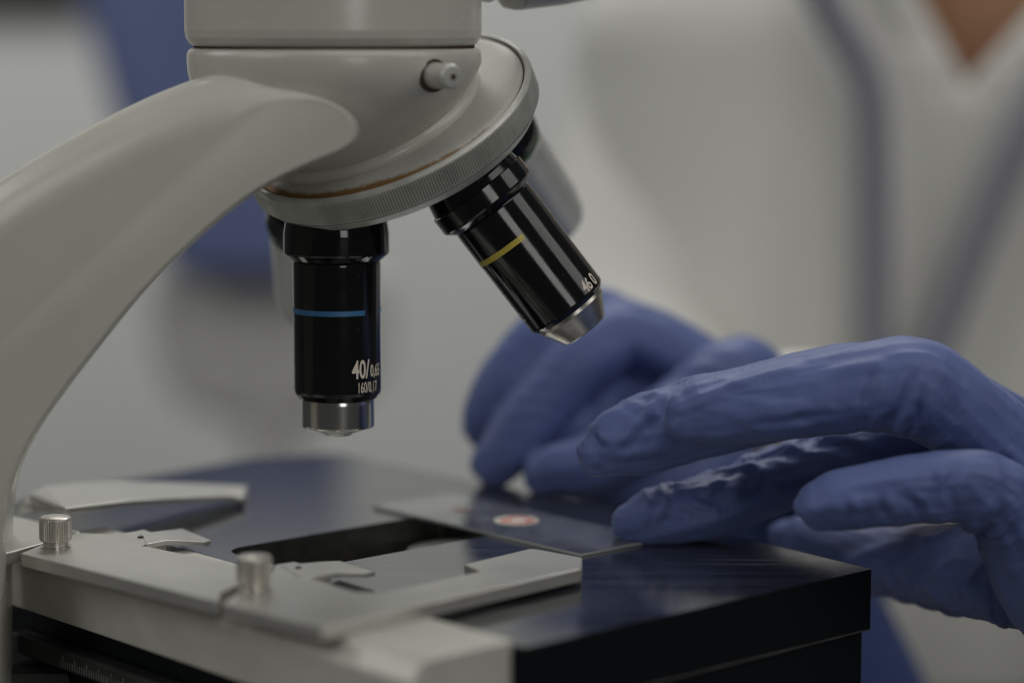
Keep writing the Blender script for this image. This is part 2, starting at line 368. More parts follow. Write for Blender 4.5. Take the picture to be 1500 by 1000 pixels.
# head: upper casing and lower housing meeting at a dark seam
hp = [(0, 32.0), (0.5, 32.7), (1.8, 33.45), (3.5, 33.7), (12, 33.7), (30, 33.3), (45, 32.6), (45, 20)]
V, F = lathe([(t, r) for t, r in hp], (AX-0.2, 0, 115.9), (0, 0, 1), 128)
obj('head_casing', V, F, M['white'], mic)
V, F = lathe([(0, 31.9), (0.9, 31.9)], (AX, 0, 115.1), (0, 0, 1), 96); obj('seam_gap', V, F, M['gap'], mic)
DN = np.array([0.386, 0.489, -1.0]); DN /= np.linalg.norm(DN)
DC = np.array([-29.4, 9.0, 100.1])
d_, e1_, e2_ = frame(DN)
top_rows = [(115.3, 32.4), (114.9, 33.1), (113.9, 33.5), (112.6, 33.5)]
V = []; n = 144
def dring(s, r):
    out = []
    for k in range(n):
        a = 2*math.pi*k/n
        # match the angle of the horizontal ring by projecting the direction into the disc plane
        h = np.array([math.cos(a), math.sin(a), 0]); q = h-DN*(h@DN); q /= np.linalg.norm(q)
        out.append(DC+DN*s+q*r)
    return np.array(out)
def hring(z, r): return np.array([(AX+r*math.cos(2*math.pi*k/n), r*math.sin(2*math.pi*k/n), z) for k in range(n)])
rows = [hring(z, r) for z, r in top_rows]
top = hring(112.6, 33.5); LC = np.array([-34.07, 11.61, 99.58])
def dring(s, r):
    out = []
    for k in range(n):
        a = 2*math.pi*k/n
        h = np.array([math.cos(a), math.sin(a), 0]); q = h-DN*(h@DN); q /= np.linalg.norm(q)
        out.append(LC+DN*s+q*r)
    return np.array(out)
bot = dring(-2.6, 27.3)
for i in range(1, 15):
    t = i/14.0; e = t
    # keep the wall upright for long, then sweep out to the tilted disc
    a = top*(1-e)+bot*e
    vert = top.copy(); vert[:, 2] = a[:, 2]
    wgt = t**2.2
    rows.append(vert*(1-wgt)*1.0+bot*wgt if False else np.column_stack([vert[:, 0]*(1-wgt)+bot[:, 0]*wgt, vert[:, 1]*(1-wgt)+bot[:, 1]*wgt, a[:, 2]]))
rows += [dring(-1.9, 28.0), dring(-1.0, 28.4), dring(-0.4, 28.3), dring(0.6, 28.0)]
V = np.concatenate(rows); F = []
for i in range(len(rows)-1):
    for k in range(n): F.append((i*n+k, i*n+(k+1) % n, (i+1)*n+(k+1) % n, (i+1)*n+k))
F.append(tuple(range(n))); F.append(tuple((len(rows)-1)*n+k for k in range(n)))
obj('nosepiece_housing', V, F, M['white'], mic, sharp=60)
# revolving nosepiece: stained plate, seam, knurled ring with teeth, bevel and underside
V, F = lathe([(-0.2, 22.0), (-0.2, 30.6), (-0.15, 32.0), (0.1, 33.1), (0.6, 33.6)], DC, DN, 200, raw=True)
nose = obj('nosepiece', *lathe([(6.9, 34.9), (7.2, 34.9), (9.1, 33.6), (9.4, 32.9), (12.2, 27.0), (15.0, 19.0), (15.4, 0.01)], DC, DN, 160), M['ringgrey'], mic, sharp=25)
pl = obj('top_plate', V, F[:-2], M['stainplate'], nose)
att = pl.data.attributes.new('rim', 'FLOAT', 'POINT')
rr = np.array([0]*200+[0.32]*200+[0.52]*200+[0.80]*200+[0.95]*200, float)
co = np.array(V); rr = rr + np.clip((-co[:, 0]-20)/60, -0.35, 0.18)*(rr > .3)
att.data.foreach_set('value', rr)
V, F = lathe([(0.9, 32.9), (0.7, 33.5), (0.55, 33.9), (0.5, 34.1)], DC, DN, 200); obj('rusty_seam', V, F[:-2], M['rust'], nose)
NT = 330
V, F = lathe([(0.35, 34.0), (-0.1, 34.35), (0.1, 34.9), (0.7, 35.3), (0.75, 35.3), (0.95, 35.6), (6.3, 35.6), (6.5, 35.25), (7.0, 34.9), (7.05, 34.0)], DC, DN, NT*4,
             rf=lambda t, r, k: r-(0.42 if (k % 4 in (2, 3) and 0.9 < t < 6.4) else 0))
kn = obj('knurled_ring', V, F[:-2], M['ringgrey'], nose, sharp=20); kn.data.materials.append(M['grooveshade'])
for p in kn.data.polygons:
    vv = [np.linalg.norm(np.cross(np.array(kn.data.vertices[q].co)/MM+np.array([-60, 0, -125])-DC, DN)) for q in p.vertices]
    if max(vv) < 35.22 and min(vv) > 35.1: p.material_index = 1
V, F = lathe([(6.75, 35.0), (6.85, 35.15), (6.95, 35.0)], DC, DN, 160); obj('ring_groove', V, F[:-2], M['gap'], nose)
# clamp screw on the housing
a = math.asin(0.70); pd = np.array([math.sin(a), -math.cos(a), -0.02])
pc = np.array([AX, 0, 110.3])+pd*33.0
pd = np.array([0.56, -0.83, -0.02]); pd /= np.linalg.norm(pd)
V, F = lathe([(-4, 3.2), (0.4, 3.2), (0.4, 2.85), (7.4, 2.8), (8.1, 2.3), (8.3, 0.01)], pc, pd, 40)
pin = obj('clamp_screw', V, F, M['ringgrey'], mic, sharp=30)
V, F = lathe([(0.0, 3.75), (0.75, 3.55), (0.8, 2.9)], pc, pd, 40); obj('rust_rim', V, F[:-2], M['gap'], pin)
V, F = lathe([(8.32, 0.7), (8.4, 0.01)], pc, pd, 20); obj('screw_slot', V, F, M['gap'], pin)
# curved arm: outline in the plane of its side, given real thickness and rounded edges
outl = [(300, 112), (240, 133), (180, 160), (120, 192), (60, 226), (0, 264), (-80, 325), (-160, 410), (-225, 520), (-265, 650), (-285, 800), (-290, 1000), (-290, 1560)]
innl = [(12, 1560), (8, 1000), (8, 860), (12, 770), (28, 700), (58, 638), (100, 577), (150, 512), (200, 450), (250, 396), (305, 345), (358, 302), (405, 272), (455, 247), (502, 226)]
nos = [(520, 208), (523, 190), (514, 170), (488, 150), (440, 132), (385, 118), (340, 110)]
Yf = -36.0
pro = np.array([at(x, y, -22)[[0, 2]] for x, y in outl]+[at(x, y, -33)[[0, 2]] for x, y in innl]+[at(x, y, Yf)[[0, 2]] for x, y in nos])
wgt_ = np.array([1.0]*len(outl)+[0.12]*len(innl)+[0.06]*4+[0.15, 0.5, 0.9])
inw_ = np.array([0.0]*len(outl)+[1.0]*(len(innl)-2)+[0.6, 0.2]+[0.0]*len(nos))
pro = np.column_stack([pro, np.zeros(len(pro)), wgt_, inw_])
pro = crom(pro, 2.0, True); nosew = np.clip(pro[:, 3], 0.06, 1); innw = np.clip(pro[:, 4], 0, 1); pro = pro[:, :2]
area2 = 0.5*np.sum(pro[:, 0]*np.roll(pro[:, 1], -1)-np.roll(pro[:, 0], -1)*pro[:, 1])
def inset(P, d):
    T = np.roll(P, -2, 0)-np.roll(P, 2, 0); T /= np.linalg.norm(T, axis=1)[:, None]
    Nn = np.column_stack([-T[:, 1], T[:, 0]])*(1 if area2 > 0 else -1)
    return P+Nn*d
loops = [(1.5, -4), (0.4, -5.5), (0, -8), (0, -21), (0.25, -24.5), (0.9, -27.3), (1.7, -29.2), (2.1, -29.7), (2.5, -30.1), (3.6, -31.6), (5.2, -33.2), (7.2, -34.6), (9.6, -35.6), (12, -36.0)]
V = []; F = []; k0 = len(pro)
for dd, yy in loops:
    Q = inset(pro, (dd*nosew+(np.clip(yy+33, 0, 99)*0.13+0.3)*(nosew < 0.5)*innw)[:, None])
    V += [(x, yy, z) for x, z in Q]
for i in range(len(loops)-1):
    for k in range(k0): F.append((i*k0+k, i*k0+(k+1) % k0, (i+1)*k0+(k+1) % k0, (i+1)*k0+k))
F.append(tuple(range(k0))[::-1]); F.append(tuple((len(loops)-1)*k0+k for k in range(k0)))
obj('arm', V, F, M['white'], mic, sharp=50)
obj('foot', *prism(rounded([(-175, -70), (60, -60), (60, 60), (-175, 70)], 14), -125, -98, f=lambda x, y, z: np.array([x, y, z])), M['white'], mic, bevel=3)
# eyepiece tube leaving the head at top right
p0 = at(746, -48, 18); p1 = at(980, -82, 30)
V, F = lathe([(-3, 7), (-2.2, 9.3), (0, 10.1), (1.0, 10.2), (1.05, 9.9), (1.3, 9.9), (1.35, 10.3), (12, 10.6), (24, 10.0), (60, 8.0)], p0, p1-p0, 64)
ey = obj('eyepiece_tube', V, F, M['ringgrey'], mic, sharp=30)
V, F = tube([(*at(690, -30, 10), 4), (*at(712, -22, 14), 4.2), (*at(735, -40, 18), 5.0)]); obj('tube_bracket', V, F, M['satinsilver'], ey)

# ---- objectives
def text_on(parent, s, C, d, rad, h, along, ang0, wide=0.74, m=None, side=1):
    """letters wrapped round a barrel; C start of axis, d axis towards the tip, ang0 start angle from the camera-facing line"""
    cu = bpy.data.curves.new('lettering', 'FONT'); cu.body = s; cu.size = h/0.7; cu.resolution_u = 4; cu.offset = h*(0.03 if h > 2.6 else 0.012)
    to = bpy.data.objects.new('lettering', cu); COL.objects.link(to); me = evaluated(to); bpy.data.objects.remove(to)
    bm = bmesh.new(); bm.from_mesh(me); bmesh.ops.subdivide_edges(bm, edges=[e for e in bm.edges if e.calc_length() > h*0.12], cuts=3); bm.to_mesh(me); bm.free()
    co = np.array([v.co[:] for v in me.vertices]); fs = [tuple(p.vertices) for p in me.polygons]
    d = np.array(d, float)/np.linalg.norm(d)
    f = np.array([0, -1., 0]); f -= d*(f@d); f /= np.linalg.norm(f); r_ = np.cross(f, -d)*-1
    if r_[0] < 0: r_ = -r_
    ang = ang0+co[:, 0]*wide/rad
    V = np.array(C)+np.outer(along-co[:, 1], d)+(rad+0.05)*(np.outer(np.cos(ang), f)+np.outer(np.sin(ang), r_))
    return obj('lettering', V, fs, m or M['letter'], parent, smooth=False), (co[:, 0].max()*wide)/rad
def band_on(parent, C, d, rad, t0, t1, a0, a1, m, n=60):
    d = np.array(d, float)/np.linalg.norm(d); f = np.array([0, -1., 0]); f -= d*(f@d); f /= np.linalg.norm(f); r_ = np.cross(f, d)
    if r_[0] < 0: r_ = -r_
    V = []; F = []
    for i in range(n+1):
        a = a0+(a1-a0)*i/n
        for t, rr in ((t0, rad-0.1), (t0, rad+0.04), (t1, rad+0.04), (t1, rad-0.1)):
            V.append(np.array(C)+d*t+rr*(f*math.cos(a)+r_*math.sin(a)))
    for i in range(n):
        for k in range(3): F.append((4*i+k, 4*i+k+1, 4*i+5+k, 4*i+4+k))
    return obj('colour_band', V, F, m, parent)

# upright objective with the blue band
zt = 73.0; C40 = (AX, 0, zt+4); dn = (0, 0, -1)
def s40(z): return zt+4-z
b40 = [(s40(66.9), 9.8), (s40(66.7), 10.0), (s40(66.2), 10.12), (s40(60), 10.12), (s40(37.0), 10.12), (s40(36.2), 9.95), (s40(34.9), 9.0), (s40(34.7), 7.5)]
ob = obj('objective', *lathe(b40, C40, dn, 128), M['black'], mic, sharp=25)
lab(ob, 'black objective with a blue band, pointing straight down')
obj('mounting_collar', *lathe([(0, 11.6), (s40(73.2), 12.15), (s40(68.8), 12.2), (s40(68.4), 12.0), (s40(67.0), 10.4), (s40(66.7), 9.6)], C40, dn, 128), M['black'], ob, sharp=22)
obj('tip_sleeve', *lathe([(s40(34.9), 8.0), (s40(34.75), 8.35), (s40(34.0), 8.42), (s40(28.6), 8.42), (s40(28.2), 8.3), (s40(28.0), 7.4)], C40, dn, 96), M['chrome'], ob, sharp=25)
obj('front_lens', *lathe([(s40(28.3), 7.2), (s40(28.0), 7.1), (s40(26.6), 3.6), (s40(26.2), 3.1), (s40(26.0), 1.6), (s40(26.15), 0.01)], C40, dn, 72), M['agedsteel'], ob, sharp=25)
band_on(ob, C40, dn, 10.12, s40(56.1), s40(54.9), -2.7, math.asin(0.68), M['blueband'])
band_on(ob, C40, dn, 10.12, s40(56.1), s40(54.9), math.asin(0.955), 2.0, M['blueband'], 20)
_, wd = text_on(ob, '40/', C40, dn, 10.12, 4.1, s40(40.6), math.asin(0.39), wide=0.62)
text_on(ob, '0,65', C40, dn, 10.12, 2.7, s40(40.7), math.asin(0.39)+wd+0.03, wide=0.6)
text_on(ob, '160/0,17', C40, dn, 10.12, 2.4, s40(37.2), math.asin(0.50), wide=0.52)

def tilted(Ca, Cb, r, m, parts):
    d = Cb-Ca; Ln = np.linalg.norm(d); return d/Ln, Ln
Ca = at(719, 303.5, 0.5); Cb = at(833, 452, 1.5); d46 = (Cb-Ca)/np.linalg.norm(Cb-Ca); L46 = np.linalg.norm(Cb-Ca)
o46 = obj('objective', *lathe([(0.0, 9.8), (0.4, 10.1), (0.7, 10.2), (10.3, 10.2), (10.35, 10.12), (L46-1.3, 10.12), (L46-0.9, 10.05), (L46, 9.3), (L46, 7)], Ca, d46, 128), M['black'], mic, sharp=25)
lab(o46, 'black objective with a yellow band, tilted to the right')
obj('mounting_collar', *lathe([(-10, 11.0), (-5.6, 11.9), (-5.4, 12.3), (-1.6, 12.3), (-1.2, 12.1), (0.1, 10.5), (0.3, 9.6)], Ca, d46, 128), M['black'], o46, sharp=22)
obj('tip_sleeve', *lathe([(L46-0.3, 8.4), (L46+0.2, 8.75), (L46+1.0, 8.8), (L46+1.5, 8.5), (L46+6.0, 5.9), (L46+6.3, 5.5), (L46+6.0, 3.0), (L46+5.2, 0.01)], Ca, d46, 96), M['agedsteel'], o46, sharp=18)
band_on(o46, Ca, d46, 10.16, 8.2, 9.5, -1.75, math.asin(0.24), M['yellowband'])
text_on(o46, '46 0', Ca, d46, 10.12, 2.9, L46-1.5, math.asin(0.57), wide=0.72)
text_on(o46, '22', Ca, d46, 10.12, 2.5, L46-4.3, -math.asin(0.985), wide=0.75)

def silver(A0, B0, r, label):
    d = B0-A0; L_ = np.linalg.norm(d); d /= L_
    o = obj('objective', *lathe([(-2.5, r-0.6), (-2, r), (L_-7, r), (L_-6.5, r-0.4), (L_-1, r-0.6), (L_, r-2.4), (L_, 0.01)], A0, d, 64), M['satinsilver'], mic, sharp=25)
    lab(o, label)
    obj('mounting_collar', *lathe([(-12, r-0.5), (-6.5, r+0.6), (-4.5, r+0.3), (-2.3, r-0.6)], A0, d, 64), M['black'], o, sharp=25)
    obj('colour_band', *lathe([(-4.6, r+0.3), (-4.5, r+0.5), (-2.6, r+0.2), (-2.5, r-0.1)], A0, d, 64), M['greenband'], o)
    return o
silver(at(741, 218, 36), at(808, 322, 60), 9.4, 'silver objective tilted away behind the yellow-banded one')
silver(at(450, 342, 36), at(458, 446, 58), 9.2, 'silver objective half hidden behind the blue-banded one')

# ---- stage
outer = [(0, 0), (60, -4.5), (198, -3), (207, 20), (203, 66), (196, 108), (172, 126), (40, 126), (8, 108), (0, 104)]
outer = rounded(outer, [0.3, 3, 5, 5, 5, 8, 12, 4, 1, 1])
hole = rounded([(84.5, 30), (113.3, 30), (113.3, 97), (84.5, 97)], [3, 3, 7, 7], 8)
def plate_hole(z0, z1):
    bm = bmesh.new(); es = []
    for L_ in (outer, hole):
        vs = [bm.verts.new(sw(a_, b_, z1)) for a_, b_ in L_]
        es += [bm.edges.new((vs[i], vs[(i+1) % len(vs)])) for i in range(len(vs))]
    r_ = bmesh.ops.triangle_fill(bm, edges=es, use_beauty=True)
    fs = [g for g in r_['geom'] if isinstance(g, bmesh.types.BMFace)]
    ex = bmesh.ops.extrude_face_region(bm, geom=fs)
    bmesh.ops.translate(bm, vec=(0, 0, z0-z1), verts=[g for g in ex['geom'] if isinstance(g, bmesh.types.BMVert)])
    bmesh.ops.recalc_face_normals(bm, faces=bm.faces); bm.verts.index_update()
    V = [v.co[:] for v in bm.verts]; F = [tuple(v.index for v in f.verts) for f in bm.faces]; bm.free(); return V, F
stg = obj('stage', *plate_hole(-13.6, 0), M['stage'], mic, smooth=False, bevel=0.22)
stg.data.materials.append(M['stageside']); stg.data.materials.append(M['holewall'])
for p in stg.data.polygons:
    if abs(p.normal.z) < 0.5:
        q = np.array(p.center)/MM+np.array([-60, 0, -125])-SA
        p.material_index = 2 if (75 < q@UD < 120 and 25 < q@VD < 99) else 1
lo = [(0.9, 1.4), (60, -3.0), (196, -1), (204, 20), (200, 66), (193, 106), (170, 124), (40, 124), (8, 106.5), (0.9, 103)]
def ring_plate(z0, z1, pts, hole_):
    global outer, hole
    so, sh = outer, hole; outer, hole = pts, hole_; r_ = plate_hole(z0, z1); outer, hole = so, sh; return r_
lp = obj('lower_plate', *ring_plate(-26.5, -13.75, rounded(lo, 1), rounded([(70, 20), (128, 20), (128, 100), (70, 100)], 20, 8)), M['stageside'], stg, smooth=False, bevel=0.25)
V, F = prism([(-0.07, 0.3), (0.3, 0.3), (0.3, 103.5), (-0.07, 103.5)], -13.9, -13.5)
obj('edge_highlight', V, F, M['edgelight'], stg, smooth=False)  # thin pale strip added as a painted highlight along the stage seam
cc = sw(97.5, 38, -6.0)
obj('condenser', *lathe([(-14, 13.2), (-1.2, 13.2), (0, 12.6), (0.6, 9), (0.9, 0.01)], cc, (0, 0, 1), 64), M['condenser'], mic)
obj('stage_bracket', *boxm(-150, -60, -12, 22, -60, -27), M['darkmetal'], mic, smooth=False, bevel=3)

# ---- guide rail along the near side of the stage
prof = [(105.0, -14.2), (105.0, 1.0), (127.0, 1.0), (128.6, 0.2), (131.0, -3.2), (131.0, -14.2)]
V = []; F = []
A0, A1 = 3.0, 150.0
for a_ in (A0, A1):
    for b_, z_ in prof: V.append(sw(a_, b_, z_))
n6 = len(prof)
F = [tuple(range(n6))[::-1], tuple(range(n6, 2*n6))]+[(k, (k+1) % n6, n6+(k+1) % n6, n6+k) for k in range(n6)]
rail = obj('guide_rail', V, F, M['railmetal'], mic, smooth=False, bevel=0.5)
V, F = prism([(8, 108), (152, 108), (152, 127), (8, 127)], -34, -14.6); car = obj('carriage', V, F, M['stageside'], mic, smooth=False, bevel=0.5)
V, F = prism([(30, 127.4), (150, 127.4), (150, 132), (30, 132)], -25.0, -20.0); obj('carriage_edge', V, F, M['darkmetal'], car, smooth=False, bevel=0.8)

tk = [prism([(a_, 132.02), (a_+0.35, 132.02), (a_+0.35, 132.1), (a_, 132.1)], -24.2, -24.2+(2.6 if k % 5 == 0 else 1.6)) for k, a_ in enumerate(np.arange(86, 128, 1.0))]
obj('scale_marks', *join(*tk), M['tick'], car, smooth=False)
def zpoly(pix, z):
    return [(p[0], p[1]) for p in (atz(x, y, z) for x, y in pix)]
XY = lambda x, y, z: np.array([x, y, z])
def clip_plate(pix, rad, z0=1.1, z1=4.0, m=None, name='clip_plate'):
    return obj(name, *prism(rounded(zpoly(pix, z1), rad), z0, z1, f=XY), m or M['steel'], mic, smooth=False, bevel=0.3)
# left-hand plate, middle plate with spring finger, right-hand L plate
clip_plate([(-14, 815), (24, 806), (96, 786), (118, 778), (66, 765), (8, 752), (-14, 756)], [0, 1.5, .5, .5, 1, 1, 0])
p1 = [(30, 810), (320, 881), (322, 868), (358, 852), (346, 827), (216, 800), (206, 799), (222, 793), (246, 788), (211, 775), (196, 778), (168, 782), (140, 781), (105, 779)]
cp1 = clip_plate(p1, [.8, .8, .3, .3, .5, 1.2, 1.6, 1, .5, .5, 3, 6, 6, 1])
p2 = [(326, 883), (470, 918), (660, 876), (852, 832), (853, 816), (788, 804), (776, 803), (680, 826), (704, 836), (560, 867), (522, 866), (452, 846), (470, 842), (486, 839), (432, 822), (404, 826), (398, 842), (364, 857)]
cp2 = clip_plate(p2, [.6, .8, 0, 1.6, 1.6, .6, .6, .3, .3, 2, 2, 1, .6, .4, .8, 1, 1, .3])
def finger(pix_top, parent, name='spring_finger'):
    # thin bent leaf: rows from root to tip with heights
    V = []; F = []
    for (xa, ya, xb, yb, z) in pix_top:
        V += [atz(xa, ya, z), atz(xb, yb, z), atz(xb, yb, z)-[0, 0, 1.1], atz(xa, ya, z)-[0, 0, 1.1]]
    for i in range(len(pix_top)-1):
        k = 4*i
        for j in range(4): F.append((k+j, k+(j+1) % 4, k+4+(j+1) % 4, k+4+j))
    F.append((0, 1, 2, 3)); F.append(tuple(4*(len(pix_top)-1)+j for j in (3, 2, 1, 0)))
    return obj(name, V, F, M['steel'], parent, smooth=False, bevel=0.12)
finger([(206, 780, 214, 796, 4.02), (228, 778, 243, 791, 4.25), (245, 776, 262, 791, 3.9), (263, 774, 300, 793, 2.9), (266, 774, 309, 791, 2.8)], cp1)
finger([(410, 827, 440, 846, 4.02), (450, 824, 484, 839, 4.25), (470, 822, 500, 838, 3.9), (490, 821, 536, 839, 2.9), (496, 821, 549, 836, 2.8)], cp2)
for q, par in (((206, 787), cp1), ((437, 832), cp2)):
    c0 = atz(*q, 4.0); obj('rivet_hole', *lathe([(-0.5, 0.75), (0.31, 0.7), (0.33, 0.01)], c0, (0, 0, 1), 20), M['gap'], par)
# thumbscrews with knurled heads
def thumbscrew(px, py, par, r=3.65):
    c0 = atz(px, py, 4.0); NTk = 40
    o = obj('thumbscrew', *lathe([(0.0, r-0.75), (1.3, r-0.75), (1.3, r-0.55), (1.6, r-0.1), (1.9, r), (6.2, r), (6.6, r-0.15), (6.9, r-0.5), (7.15, r-1.6), (7.3, 0.01)], c0, (0, 0, 1), NTk*4,
            rf=lambda t, rr, k: rr-(0.16 if (k % 4 in (2, 3) and 1.7 < t < 6.4) else 0)), M['knob'], par, sharp=30)
    obj('screw_collar', *lathe([(-0.02, r-0.3), (0.25, r-0.3), (0.3, r-0.8)], c0, (0, 0, 1), 48), M['chrome'], o)
    return o
thumbscrew(82, 800, cp1); thumbscrew(373, 861, cp2, 3.75)
# spring clip lying across the far left of the stage
ptop = [(28, 741, 52, 739, 5.0), (44, 722, 76, 741, 7.6), (64, 711, 96, 744, 8.6), (120, 706, 120, 741, 8.2), (180, 704, 185, 733, 7.2), (260, 706, 268, 727, 5.2), (330, 709, 340, 724, 3.4), (362, 711, 358, 727, 2.6)]
V = []; F = []
for (xa, ya, xb, yb, z) in ptop:
    A_ = atz(xa, ya, z); B_ = atz(xb, yb, z); V += [A_, B_, B_-[0, 0, 1.6], A_-[0, 0, 1.6]]
for i in range(len(ptop)-1):
    for j in range(4): F.append((4*i+j, 4*i+(j+1) % 4, 4*i+4+(j+1) % 4, 4*i+4+j))
F += [(0, 1, 2, 3), tuple(4*(len(ptop)-1)+j for j in (3, 2, 1, 0))]
clipo = obj('spring_clip', V, F, M['steel'], mic, smooth=False, bevel=0.4)

# ================================================================== glass slide with its stickers
sl = obj('glass_slide', *prism([(52.6, 14.2), (128.6, 14.2), (128.6, 39.8), (52.6, 39.8)], 0.06, 0.75), M['glass'], smooth=False, bevel=0.06)
sl.data.materials.append(M['groundedge'])
for p in sl.data.polygons:
    if abs(p.normal.z) < 0.5: p.material_index = 1
lab(sl, 'clear glass microscope slide with a round red and white sticker lying on the black stage', 'slide')
V, F = lathe([(0, 5.4), (0.08, 5.4), (0.1, 5.3)], sw(90.5, 25.6, 0.76), (0, 0, 1), 48); stk = obj('sticker', V, F, M['label'], sl, smooth=False)
def blob(pts, z=0.87):
    C0 = (90.5, 25.6); q = [(C0[0]+x, C0[1]+y) for x, y in crom(np.array([(x, y, 0) for x, y in pts], float), 0.4, True)[:, :2]]
    return prism(q, z, z+0.03)
V, F = join(blob([(-0.6, 4.3), (-3.4, 2.6), (-4.5, 0), (-4.0, -2.4), (-1.9, -4.2), (-1.2, -2.4), (-2.6, -0.4), (-2.2, 1.4)]),
            blob([(0.3, 4.0), (2.6, 3.2), (3.2, 1.2), (1.4, 0.2), (0.2, 1.6)]),
            blob([(4.4, -1.4), (3.0, -3.4), (0.6, -4.6), (0.2, -3.4), (1.8, -2.2), (2.8, -0.6)]))
obj('red_print', V, F, M['sticker'], stk, smooth=False)
V, F = lathe([(0, 2.6), (0.06, 2.6), (0.08, 2.5)], sw(109.5, 27, 0.76), (0, 0, 1), 32); obj('stain', V, F, M['faint'], sl, smooth=False)

# ================================================================== person: body, coat, scrubs, gloves
def skin_union(chains, name, m, parent, voxel, smooth_it, wr=None, origin=None, seed=1):
    parts = []; dense = []
    for ch in chains:
        P = crom(np.array(ch, float), 1.5 if voxel < 2 else 6); dense.append(P); parts.append(tube(P, 18))
    V, F = join(*parts)
    tmp = obj('tmp', V, F, None, None, smooth=False, origin=(0, 0, 0))
    md = tmp.modifiers.new('r', 'REMESH'); md.mode = 'VOXEL'; md.voxel_size = voxel*MM
    ms = tmp.modifiers.new('s', 'SMOOTH'); ms.factor = 0.5; ms.iterations = smooth_it
    me = evaluated(tmp); bpy.data.objects.remove(tmp)
    nv = len(me.vertices); co = np.empty(nv*3); me.vertices.foreach_get('co', co); co = co.reshape(-1, 3)/MM
    no = np.empty(nv*3); me.vertices.foreach_get('normal', no); no = no.reshape(-1, 3)
    if wr: co = wr(co, no, dense, seed)
    fs = [tuple(p.vertices) for p in me.polygons]
    o = obj(name, co, fs, m, parent, sharp=180, origin=origin)
    if wr:
        q = o.modifiers.new('soften', 'SMOOTH'); q.factor = 0.4; q.iterations = 3
    return o

def glove_wrinkles(spec, folds=()):
    def wr(co, no, dense, seed):
        disp = 0.38*vnoise(co/16.0, seed)+0.08*vnoise(co/5.0, seed+1)
        best = np.full(len(co), 1e9); ts = np.zeros(len(co)); which = np.zeros(len(co), int); ax = np.zeros((len(co), 3))
        for ci, P in enumerate(dense):
            C = P[:, :3]; seg = np.concatenate([[0], np.cumsum(np.linalg.norm(np.diff(C, axis=0), axis=1))])
            T = np.gradient(C, axis=0); T /= np.linalg.norm(T, axis=1)[:, None]
            for s0 in range(0, len(co), 20000):
                q = co[s0:s0+20000]; D = ((q[:, None]-C[None])**2).sum(-1); j = D.argmin(1); dd = np.sqrt(D[np.arange(len(q)), j])-P[j, 3]
                up = dd < best[s0:s0+20000]; sl_ = np.arange(s0, s0+len(q))[up]
                best[sl_] = dd[up]; ts[sl_] = seg[j[up]]; which[sl_] = ci; ax[sl_] = T[j[up]]
        # lengthwise soft pleats on every finger
        h = no[:, 2]; side = no[:, 1]
        pl_ = vnoise(np.column_stack([ts/26.0, h*1.9+which*7.3, side*1.9]), seed+5)
        disp += 0.6*pl_
        q1 = np.column_stack([ts/17.0+0.35*h, h*1.25+which*3.7, side*1.25])
        n1 = vnoise(q1, seed+31)+0.35*vnoise(q1*2.3, seed+32)
        q2 = np.column_stack([ts/8.0+0.8*h, h*1.5+which*5.1, side*1.5+2.0]); n2 = vnoise(q2, seed+41)+0.3*vnoise(q2*2.1, seed+42)
        den = np.clip(0.55+1.1*vnoise(co/16.0, seed+50), 0, 1)
        disp += -0.34*np.exp(-(n1/0.2)**2)*den-0.10*np.exp(-(n2/0.18)**2)*(1-den)+0.36*n1
        for (ci, t0, width, lam, amp, top) in spec:
            m_ = (which == ci); g = np.exp(-((ts-t0)/width)**2)*m_
            ph = ts/lam+0.9*h+0.7*side+0.7*vnoise(np.column_stack([ts/12.0, h*1.4, side*1.4]), seed+9+int(t0))
            ridge = 1.6*(0.5+0.5*np.cos(2*np.pi*ph))**1.6-0.7
            wgt = np.clip(0.35+top*h, 0, 1.4)
            brk = np.clip(0.75+0.6*vnoise(np.column_stack([ts/9.0, h*3, side*3+5]), seed+20), 0, 1.3)
            disp += amp*ridge*g*wgt*brk
        # drawn folds: each a line over one finger, cut in (negative) or raised (positive)
        r_ = co-np.array([0, CAMY, CAMZ]); dep = r_[:, 1]*_c-r_[:, 2]*_s; up_ = r_[:, 1]*_s+r_[:, 2]*_c
        px = 750+FPX*r_[:, 0]/dep; py = 500-FPX*up_/dep; facing = (no*(-r_/np.linalg.norm(r_, axis=1)[:, None])).sum(1) > 0.02
        for chains, line, amp, wd in folds:
            L_ = crom(np.array([(x, y, 0) for x, y in line], float), 3)[:, :2]; m_ = facing & np.isin(which, chains) & (px > L_[:, 0].min()-40) & (px < L_[:, 0].max()+40)
            ii = np.where(m_)[0]
            if not len(ii): continue
            Q = np.column_stack([px[ii], py[ii]]); D = ((Q[:, None]-L_[None])**2).sum(-1); j = D.argmin(1); d_n = np.sqrt(D[np.arange(len(ii)), j])
            T = np.gradient(L_, axis=0); sd_ = np.sign((Q-L_[j])[:, 0]*T[j, 1]-(Q-L_[j])[:, 1]*T[j, 0])
            tp = np.sin(np.pi*np.clip((j+0.5)/len(L_), 0, 1))**0.6
            sgn = d_n*sd_
            disp[ii] += amp*tp*(np.exp(-(sgn/wd)**2)-0.65*np.exp(-((sgn-2.0*wd)/(1.3*wd))**2)-0.25*np.exp(-((sgn+2.0*wd)/(1.3*wd))**2))
        return co+no*disp[:, None]
    return wr
def C4(L): return [(*at(x, y, Y), r) for x, y, Y, r in L]

per = None
